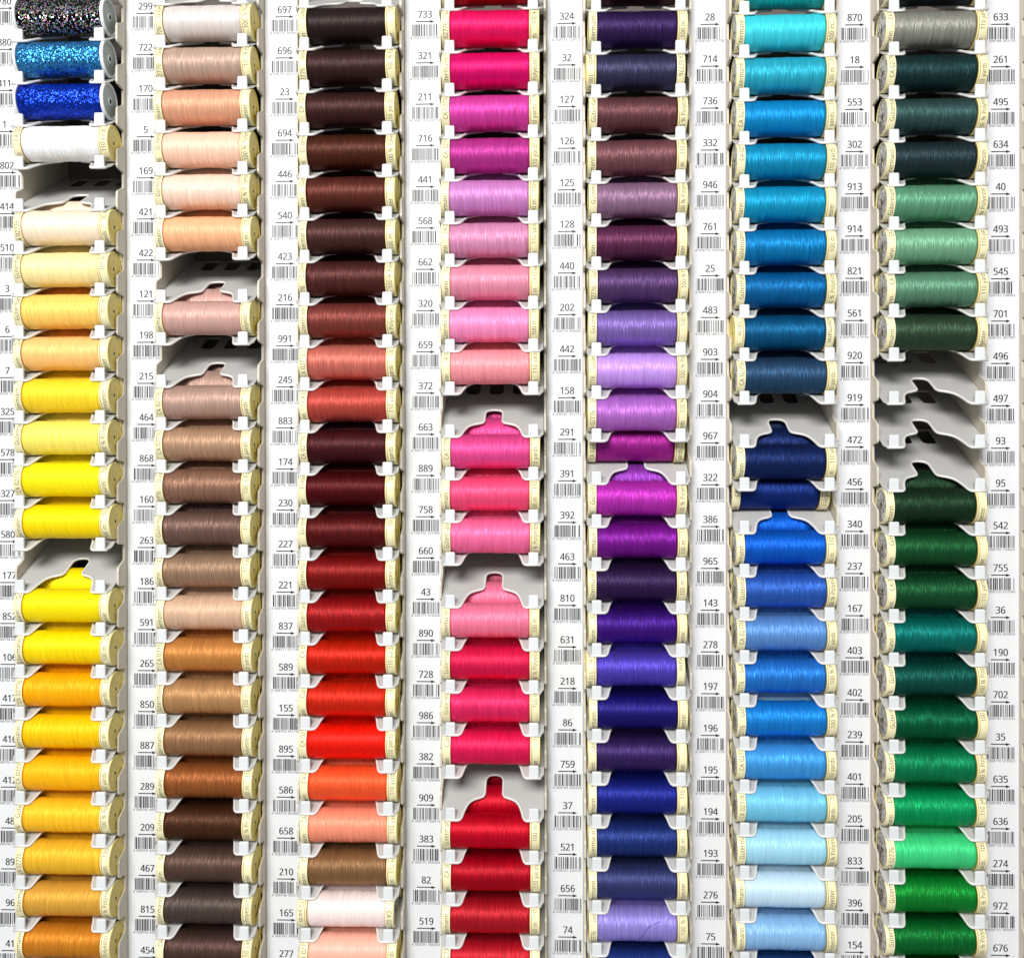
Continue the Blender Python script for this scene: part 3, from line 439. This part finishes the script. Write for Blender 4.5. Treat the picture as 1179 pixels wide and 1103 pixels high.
# ------------------------------------------------------------------ rack columns
HOLD = ['glitter, white, yellow and golden', 'beige, tan and brown', 'dark brown, red and orange', 'pink and crimson', 'purple and violet', 'blue and turquoise', 'grey and green', None]
rngb = random.Random(11)
for c in range(1, 9):
    zt, p = ZT[c - 1], PITCH[c - 1]
    XO = 3.2 if c == 8 else 0.0
    root = empty('rack_column', (X0 + Q * (c - 1) + XO, 0, zt))
    if HOLD[c - 1]:
        lab = f'{ORD[c-1]} white plastic column from the left, with sloping trays for {HOLD[c-1]} spools'
    else:
        lab = 'white column at the right edge, numbered 633 down to 676, its trays cut off'
    tag(root, lab, 'thread rack', 'columns of the thread rack')
    ztop, zbot = p * (1 - KMIN) + 12, -p * (KMAX + 1)
    link('upright', strip_mesh(LABX - 3.0, 21.3, 0.6, zbot, ztop, M_UP), root)
    link('paper_strip', paper_mesh(LABX - 1.6, zbot + 1, ztop - 1), root)
    if c < 8 or True:
        link('side_wall', wall_mesh(-60.6, -58.2, p, zt), root); link('side_wall', wall_mesh(58.2, 60.6, p, zt), root)
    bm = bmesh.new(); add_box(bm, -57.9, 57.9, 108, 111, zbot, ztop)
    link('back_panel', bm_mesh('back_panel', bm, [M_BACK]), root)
    for k in range(KMIN, KMAX + 1):
        t = link('tray', ME_TRAY, root, (0, 0, -k * p))
        link('stop_tab', ME_TAB[-1], t); link('stop_tab', ME_TAB[1], t)
    for k, s in enumerate(LABELS[c]):
        dx = -XO
        if c == 1: dx = 0.0 if k > 13 else (-4.0 if k < 4 else -1.5)
        o = link('number_label', number_label_mesh(s, rngb), root, (LABX + dx, 0, ZL[c - 1] - k * p - zt + 1.0))
        o['label'] = f'printed number {s} with an arrow and a barcode'
    if LABELS[c]:
        # the row above the frame's top edge
        pass

# ------------------------------------------------------------------ spools
RT = 19.4; RC = 20.3
def thread_mesh(seed, rt=RT, x0=-44.6, x1=44.6, mat=None, seg=48):
    rng = random.Random(seed); n = 40
    ph = [rng.uniform(0, 6.28) for _ in range(4)]
    prof = [(x0, 12)]
    for i in range(n + 1):
        x = x0 + (x1 - x0) * i / n
        e = min(x - x0, x1 - x)
        r = rt - 1.3 * math.exp(-e / 1.2) + 0.16 * math.sin(x * 0.13 + ph[0]) + 0.10 * math.sin(x * 0.41 + ph[1]) + 0.05 * math.sin(x * 1.3 + ph[2])
        prof.append((x, r))
    prof.append((x1, 12))
    V, F, mi = lathe(prof, seg)
    return mesh_from('thread', V, F, [mat or M_THREAD], smooth=True)
TH = [thread_mesh(i, RT + d) for i, d in enumerate((0.1, 0.0, -0.25, 0.2, -0.1))]
TH_G = thread_mesh(9, 19.6, -50.5, 46.5, M_GLIT)

def cap_mesh(side):
    if side > 0:   # right end: broad printed band
        xs = [(44.4, 12), (44.4, 20.1), (44.8, 20.4), (45.9, 20.4), (46.1, 20.0), (46.6, 20.0), (46.8, 20.4), (52.8, 20.4), (53.1, 20.3), (55.0, 20.2), (55.6, 19.7), (55.6, 18.9), (54.7, 18.4), (54.7, 9.5), (55.1, 9.2), (55.1, 8.2), (54.7, 7.9), (54.7, 1.9), (52, 1.8), (52, 0.01)]
        mi = [1, 1, 1, 1, 2, 2, 2, 1, 1, 0, 0, 0, 0, 0, 0, 0, 0, 0, 3, 3][:len(xs) - 1]
        mi = [2, 2, 1, 2, 2, 2, 1, 0, 1, 0, 0, 0, 0, 0, 0, 0, 0, 3, 3]
        mats = [M_CAP, M_BAND, M_EDGE, M_HOLE]
    else:
        xs = [(-44.4, 12), (-44.4, 20.3), (-44.8, 20.4), (-51.9, 20.4), (-52.2, 20.3), (-53.0, 20.1), (-53.5, 19.6), (-53.5, 18.6), (-52.9, 18.3), (-52.9, 3.4), (-50, 3.2), (-50, 0.01)]
        mi = [2, 1, 1, 0, 1, 1, 1, 0, 4, 3, 3]
        mats = [M_CAP, M_BAND, M_EDGE, M_HOLE, M_SILV]
    V, F, m = lathe(xs, 44, mi)
    me = mesh_from('end_cap', V, F, mats, m, smooth=False)
    for p_ in me.polygons: p_.use_smooth = True
    try: me.set_sharp_from_angle(angle=math.radians(28))
    except Exception: pass
    return me
def gcap_mesh(side):
    a, b = (46.4, 50.2) if side > 0 else (-50.4, -53.6)
    s = 1 if side > 0 else -1
    xs = [(a, 12), (a, 20.2), (a + .4 * s, 20.7), (b - .6 * s, 20.7), (b, 20.2), (b, 18.6), (b - .7 * s, 18.0), (b - .7 * s, 4.2), (b, 4.0), (b, 3.0), (b - 4 * s, 2.8), (b - 4 * s, .01)]
    mi = [0, 0, 0, 0, 0, 0, 1, 0, 0, 2, 2]
    V, F, m = lathe(xs, 44, mi)
    me = mesh_from('end_cap', V, F, [M_WCAP, M_DISC, M_HOLE], m, smooth=True)
    try: me.set_sharp_from_angle(angle=math.radians(28))
    except Exception: pass
    return me
CAP = {s: cap_mesh(s) for s in (-1, 1)}; GCAP = {s: gcap_mesh(s) for s in (-1, 1)}

def wrap_text(items, xbase, size, r=20.52):
    """items: (string, centre angle in degrees). Letters run round the cap, their tops towards -X."""
    V, F = [], []
    for s, deg in items:
        tv, tf = text_geo(s); b = len(V); k = size / CAPH
        for x, z in tv:
            a = math.radians(deg) + x * k * 0.86 / r      # angle from front (-Y) upwards
            V.append((xbase - z * k, -r * math.cos(a), r * math.sin(a)))
        F += [tuple(i + b for i in f) for f in tf]
    return mesh_from('cap_print', V, F, [M_PINT])
PR_L = wrap_text([('G\u00fctermann', 0), ('CA 02776', 120), ('G\u00fctermann', 230)], -46.0, 5.2)
PR_R = wrap_text([('100 m', 0), ('110 yards', 85), ('100 % Polyester', 210)], 52.6, 4.9)

def build_spool(kind):
    root = empty('thread_spool')
    th = link('thread', TH[0] if kind != 'glitter' else TH_G, root)
    cps = CAP if kind != 'glitter' else GCAP
    cl = link('end_cap', cps[-1], root); cr = link('end_cap', cps[1], root)
    if kind == 'full':
        link('cap_print', PR_L, cl); link('cap_print', PR_R, cr)
    return root
def copy_tree(o, parent=None):
    c = o.copy(); COL.objects.link(c); c.parent = parent
    for ch in kids[o.name]: copy_tree(ch, c)
    return c
PROTO = {k: build_spool(k) for k in ('full', 'glitter')}
kids = {}
def index(o):
    kids[o.name] = list(o.children)
    for ch in o.children: index(ch)
for o in PROTO.values(): index(o)

E = None
SP = {
1: {0: ('black glitter', (22, 18, 22)), 1: ('sky blue glitter', (62, 150, 215)), 2: ('royal blue glitter', (10, 62, 205)), 3: ('white', (246, 248, 250)), 4: E,
    5: ('pale peach', (251, 226, 200)), 6: ('cream', (252, 228, 165)), 7: ('light apricot', (250, 205, 105)), 8: ('apricot', (248, 195, 122)), 9: ('sunflower yellow', (250, 212, 45)),
    10: ('pastel yellow', (250, 228, 105)), 11: ('lemon yellow', (250, 228, 15)), 12: ('bright yellow', (250, 216, 0)), 13: E, 14: ('pure yellow', (252, 222, 0)), 15: ('warm yellow', (255, 216, 0)),
    16: ('orange yellow', (255, 172, 0)), 17: ('vivid amber', (255, 196, 0)), 18: ('amber', (252, 180, 10)), 19: ('golden yellow', (250, 190, 35)), 20: ('old gold', (232, 180, 44)),
    21: ('sand gold', (216, 162, 62)), 22: ('ochre', (206, 130, 34))},
2: {-1: ('dark taupe', (70, 50, 45)), 0: ('light grey', (216, 206, 202)), 1: ('greige', (186, 158, 142)), 2: ('tan pink', (218, 160, 130)), 3: ('light peach', (243, 200, 175)), 4: ('pale beige', (240, 208, 188)),
    5: ('peach orange', (240, 178, 134)), 6: E, 7: ('dusty rose', (205, 164, 154)), 8: E, 9: ('rosy taupe', (182, 150, 136)), 10: ('camel', (178, 142, 114)), 11: ('cocoa', (148, 110, 90)),
    12: ('mauve brown', (122, 94, 84)), 13: ('khaki brown', (156, 126, 102)), 14: ('light sand', (212, 176, 148)), 15: ('caramel', (196, 130, 66)), 16: ('light brown', (184, 138, 92)),
    17: ('hazel', (155, 115, 80)), 18: ('copper brown', (158, 92, 46)), 19: ('chocolate', (84, 50, 30)), 20: ('grey brown', (100, 76, 66)), 21: ('dark grey brown', (90, 76, 70)), 22: ('dark plum brown', (92, 66, 60))},
3: {-1: ('black brown', (45, 30, 28)), 0: ('blackish brown', (52, 38, 36)), 1: ('very dark brown', (64, 40, 38)), 2: ('dark chestnut', (72, 40, 38)), 3: ('dark rust', (88, 44, 30)), 4: ('dark russet', (104, 50, 40)),
    5: ('dark maroon brown', (84, 50, 46)), 6: ('maroon brown', (94, 48, 45)), 7: ('brick brown', (136, 66, 58)), 8: ('salmon brown', (204, 112, 98)), 9: ('brick red', (190, 76, 66)), 10: ('dark burgundy', (80, 26, 32)),
    11: ('oxblood', (92, 14, 20)), 12: ('dark red', (102, 24, 24)), 13: ('deep red', (144, 24, 22)), 14: ('ruby red', (168, 24, 26)), 15: ('vermilion', (208, 36, 10)), 16: ('fiery red', (216, 40, 16)),
    17: ('scarlet', (250, 26, 4)), 18: ('red orange', (248, 92, 46)), 19: ('light salmon', (248, 150, 120)), 20: ('mid brown', (142, 104, 68)), 21: ('pale pink', (250, 226, 222)), 22: ('peach', (248, 184, 164))},
4: {-1: ('cherry red', (165, 0, 35)), 0: ('hot pink', (236, 18, 100)), 1: ('magenta pink', (220, 8, 110)), 2: ('orchid pink', (214, 68, 164)), 3: ('deep orchid', (188, 58, 148)), 4: ('light orchid', (204, 134, 198)),
    5: ('dusky pink', (212, 142, 178)), 6: ('rose', (224, 142, 165)), 7: ('baby pink', (240, 142, 190)), 8: ('salmon pink', (244, 152, 160)), 9: E, 10: ('strong pink', (232, 78, 148)), 11: ('watermelon', (246, 82, 128)),
    12: ('bubblegum pink', (248, 112, 162)), 13: E, 14: ('coral pink', (244, 124, 156)), 15: ('raspberry', (224, 26, 80)), 16: ('light raspberry', (236, 44, 104)), 17: ('neon pink red', (234, 28, 90)), 18: E,
    19: ('bright crimson', (206, 0, 38)), 20: ('crimson', (182, 0, 32)), 21: ('strawberry red', (190, 26, 42)), 22: ('light crimson', (200, 28, 46))},
5: {-1: ('dark mulberry', (64, 32, 40)), 0: ('dark violet', (58, 34, 90)), 1: ('slate violet', (60, 60, 92)), 2: ('dull plum', (110, 68, 74)), 3: ('dusty mauve', (124, 80, 86)), 4: ('pale mauve', (148, 112, 142)),
    5: ('plum', (104, 48, 84)), 6: ('aubergine', (94, 64, 114)), 7: ('soft lavender', (132, 106, 180)), 8: ('lilac', (196, 152, 234)), 9: ('light purple', (180, 110, 200)), 10: ('fuchsia purple', (158, 34, 140)),
    11: ('bright magenta', (188, 50, 180)), 12: ('vivid purple', (130, 24, 152)), 13: ('blackcurrant', (58, 34, 84)), 14: ('deep purple', (72, 24, 140)), 15: ('blue violet', (88, 70, 190)), 16: ('dark indigo', (38, 28, 128)),
    17: ('dark purple', (66, 42, 106)), 18: ('ultramarine', (34, 44, 150)), 19: ('dark ultramarine', (38, 60, 132)), 20: ('slate blue', (62, 68, 122)), 21: ('light lavender', (152, 138, 216)), 22: ('steel blue', (40, 66, 142))},
6: {-1: ('teal', (28, 160, 158)), 0: ('light turquoise', (60, 200, 216)), 1: ('turquoise', (42, 166, 190)), 2: ('azure', (8, 138, 200)), 3: ('petrol azure', (14, 142, 184)), 4: ('cerulean', (12, 148, 190)), 5: ('strong blue', (6, 124, 184)),
    6: ('medium blue', (6, 102, 162)), 7: ('peacock blue', (8, 92, 138)), 8: ('dark slate blue', (46, 80, 114)), 9: E, 10: ('midnight navy', (20, 42, 98)), 11: ('navy', (18, 48, 122)), 12: ('cobalt', (8, 98, 208)),
    13: ('denim blue', (50, 98, 188)), 14: ('cornflower', (96, 146, 210)), 15: ('bright blue', (38, 120, 206)), 16: ('clear blue', (22, 130, 212)), 17: ('mid sky blue', (66, 154, 222)), 18: ('sky blue', (116, 194, 226)),
    19: ('light sky blue', (160, 212, 234)), 20: ('ice blue', (196, 222, 238)), 21: ('powder blue', (138, 184, 226)), 22: ('dusk blue', (46, 96, 166))},
7: {-1: ('near black', (36, 44, 48)), 0: ('stone grey', (142, 142, 132)), 1: ('black green', (28, 58, 60)), 2: ('slate green', (54, 84, 84)), 3: ('charcoal', (40, 58, 64)), 4: ('sage green', (96, 152, 122)), 5: ('light sage', (118, 168, 136)),
    6: ('grey green', (96, 142, 116)), 7: ('dark moss', (54, 78, 58)), 8: E, 9: E, 10: E, 11: ('black forest green', (30, 60, 38)), 12: ('forest green', (24, 86, 46)), 13: ('pine green', (24, 84, 48)), 14: ('deep teal', (0, 114, 106)),
    15: ('dark teal', (10, 84, 74)), 16: ('bottle green', (0, 94, 60)), 17: ('emerald', (4, 130, 82)), 18: ('jade', (0, 148, 88)), 19: ('mint green', (62, 204, 128)), 20: ('grass green', (10, 132, 46)), 21: ('shamrock', (6, 112, 46)), 22: ('deep grass green', (6, 100, 40))},
}
SETBACK = {(5, 10), (6, 11)}
FLIP = {(5, 1), (3, 21), (5, 15), (6, 7)}
BACKCOL = {(5, 11): (150, 62, 180), (4, 19): (205, 0, 40), (6, 16): (150, 190, 215), (3, 18): (245, 130, 100), (1, 7): (240, 165, 70), (1, 8): (240, 170, 80)}  # first column: shadow on the rear spools painted in as deeper orange
def axis_pos(d):
    """height of a spool's axis above the tray's front edge when its axis stands d behind it"""
    sl = 0.55
    dc = d + RC * sl / math.sqrt(1 + sl * sl)
    return hgt(dc) + RC / math.sqrt(1 + sl * sl)

def img_y(X, Y, Z):
    v = Vector((X, Y + CAM_D, Z)); return 551.5 - 1190 * v.dot(u2) / v.dot(fwd)
def nearest_number(c, y):
    best = min(range(len(LABELS[c])), key=lambda k: abs(img_y(X0 + Q * (c - 1) + LABX, 0, ZL[c - 1] - k * PITCH[c - 1]) - y))
    return LABELS[c][best]

rng = random.Random(5)
used = {'full': False, 'glitter': False}
seen = {}
SIDE = {1: 2.6, 2: 0.8, 3: 0.4, 4: -2.4, 5: -2.2, 6: -2.8, 7: -3.0}    # which way the spools of a column have slid
def place(c, k, d, col, label, group, glit=False, flip=False):
    kind = 'glitter' if glit else 'full'
    if not used[kind]: root = PROTO[kind]; used[kind] = True
    else: root = copy_tree(PROTO[kind])
    zt, p = ZT[c - 1], PITCH[c - 1]
    root.location = Vector((X0 + Q * (c - 1) + SIDE[c] + rng.uniform(-0.8, 0.8), TABY + d + 0.2, zt - k * p + LIPZ + axis_pos(d) + 0.15)) * S
    root.rotation_euler = (rng.uniform(0, 2 * math.pi), rng.uniform(-0.006, 0.006), rng.uniform(-0.008, 0.008) + (math.pi if flip else 0))
    tag(root, label, 'thread spool', group)
    l = lin(col); lumi = max(0.01, 0.21 * l[0] + 0.72 * l[1] + 0.07 * l[2])
    l = tuple(min(1.0, 1.10 * lumi ** 0.06 * v ** 1.035) for v in l)
    for ch in root.children:
        if ch.name.startswith('thread'):
            if not glit: ch.data = rng.choice(TH)
            ch.color = (*l, 0.0 if (glit and k == 0) else 1.0)
    return root

ROOTS = {}
THIRD = {(2, 7), (2, 9), (4, 10), (4, 14), (4, 19), (5, 11), (6, 10), (6, 12)}   # a third spool shows through the tray's slot
for c, rows in SP.items():
    for k, it in rows.items():
        if it is None: continue
        nm, col = it
        d = 14.0
        if (c, k) in SETBACK: d = 38.5
        zt, p = ZT[c - 1], PITCH[c - 1]
        y = img_y(X0 + Q * (c - 1), TABY + 6, zt - k * p + 36)
        num = nearest_number(c, y)
        glit = 'glitter' in nm
        if k < 0: lab = f'{nm} thread spool cut by the top edge, {ORD[c-1]} column'
        elif (c, k) in SETBACK: lab = f'{nm} thread spool slid back, {ORD[c-1]} column, near number {num}'
        else: lab = f'{nm} thread spool at the front, {ORD[c-1]} column, level with number {num}'
        if k < 0 and c < 4: continue
        ROOTS[(c, k)] = place(c, k, d, col, lab, 'front spools of coloured thread', glit, (c, k) in FLIP)
        if k >= 4:
            bc = BACKCOL.get((c, k), col)
            place(c, k, d + 36.8, bc, f'half-hidden rear spool of {nm} thread, {ORD[c-1]} column, level with {num}', 'spools waiting behind the front ones', False, False)
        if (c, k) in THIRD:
            place(c, k, d + 73.6, tuple(v * 0.8 for v in BACKCOL.get((c, k), col)), f'third spool of {nm} thread seen through the tray slot, {ORD[c-1]} column, near {num}', 'spools waiting behind the front ones', False, False)  # same thread colour darkened: shade deep in the tray is painted in

# stray ends of thread on two spools
def stray(root, pts, r, col, name='loose_thread_end'):
    P = [Vector(q) for q in pts]; fine = []
    for i in range(len(P) - 1):
        a, b, c_, d = P[max(i - 1, 0)], P[i], P[i + 1], P[min(i + 2, len(P) - 1)]
        for t in (0, .25, .5, .75):
            fine.append(0.5 * ((2 * b) + (c_ - a) * t + (2 * a - 5 * b + 4 * c_ - d) * t * t + (3 * b - a - 3 * c_ + d) * t ** 3))
    fine.append(P[-1])
    bm = bmesh.new(); tube(bm, fine, r, 5)
    o = link(name, bm_mesh(name, bm, [plastic(name + '_fibre', lin(col), 0.6)], True), root)
    o.matrix_parent_inverse = Matrix.Rotation(-root.rotation_euler.x, 4, 'X')
def arc(x, adeg, r=20.1):
    a = math.radians(adeg); return (x, -r * math.cos(a), r * math.sin(a))
stray(ROOTS[(5, 21)], [arc(2, -30), arc(6, -18), arc(9, 0), arc(15, 14), arc(22, 24), arc(27, 27)], 0.25, (70, 60, 120))
stray(ROOTS[(6, 8)], [arc(12, -62), arc(16, -78, 20.8), arc(20, -86, 22), arc(26, -72, 22.4), arc(30, -58, 20.4)], 0.25, (40, 70, 100))
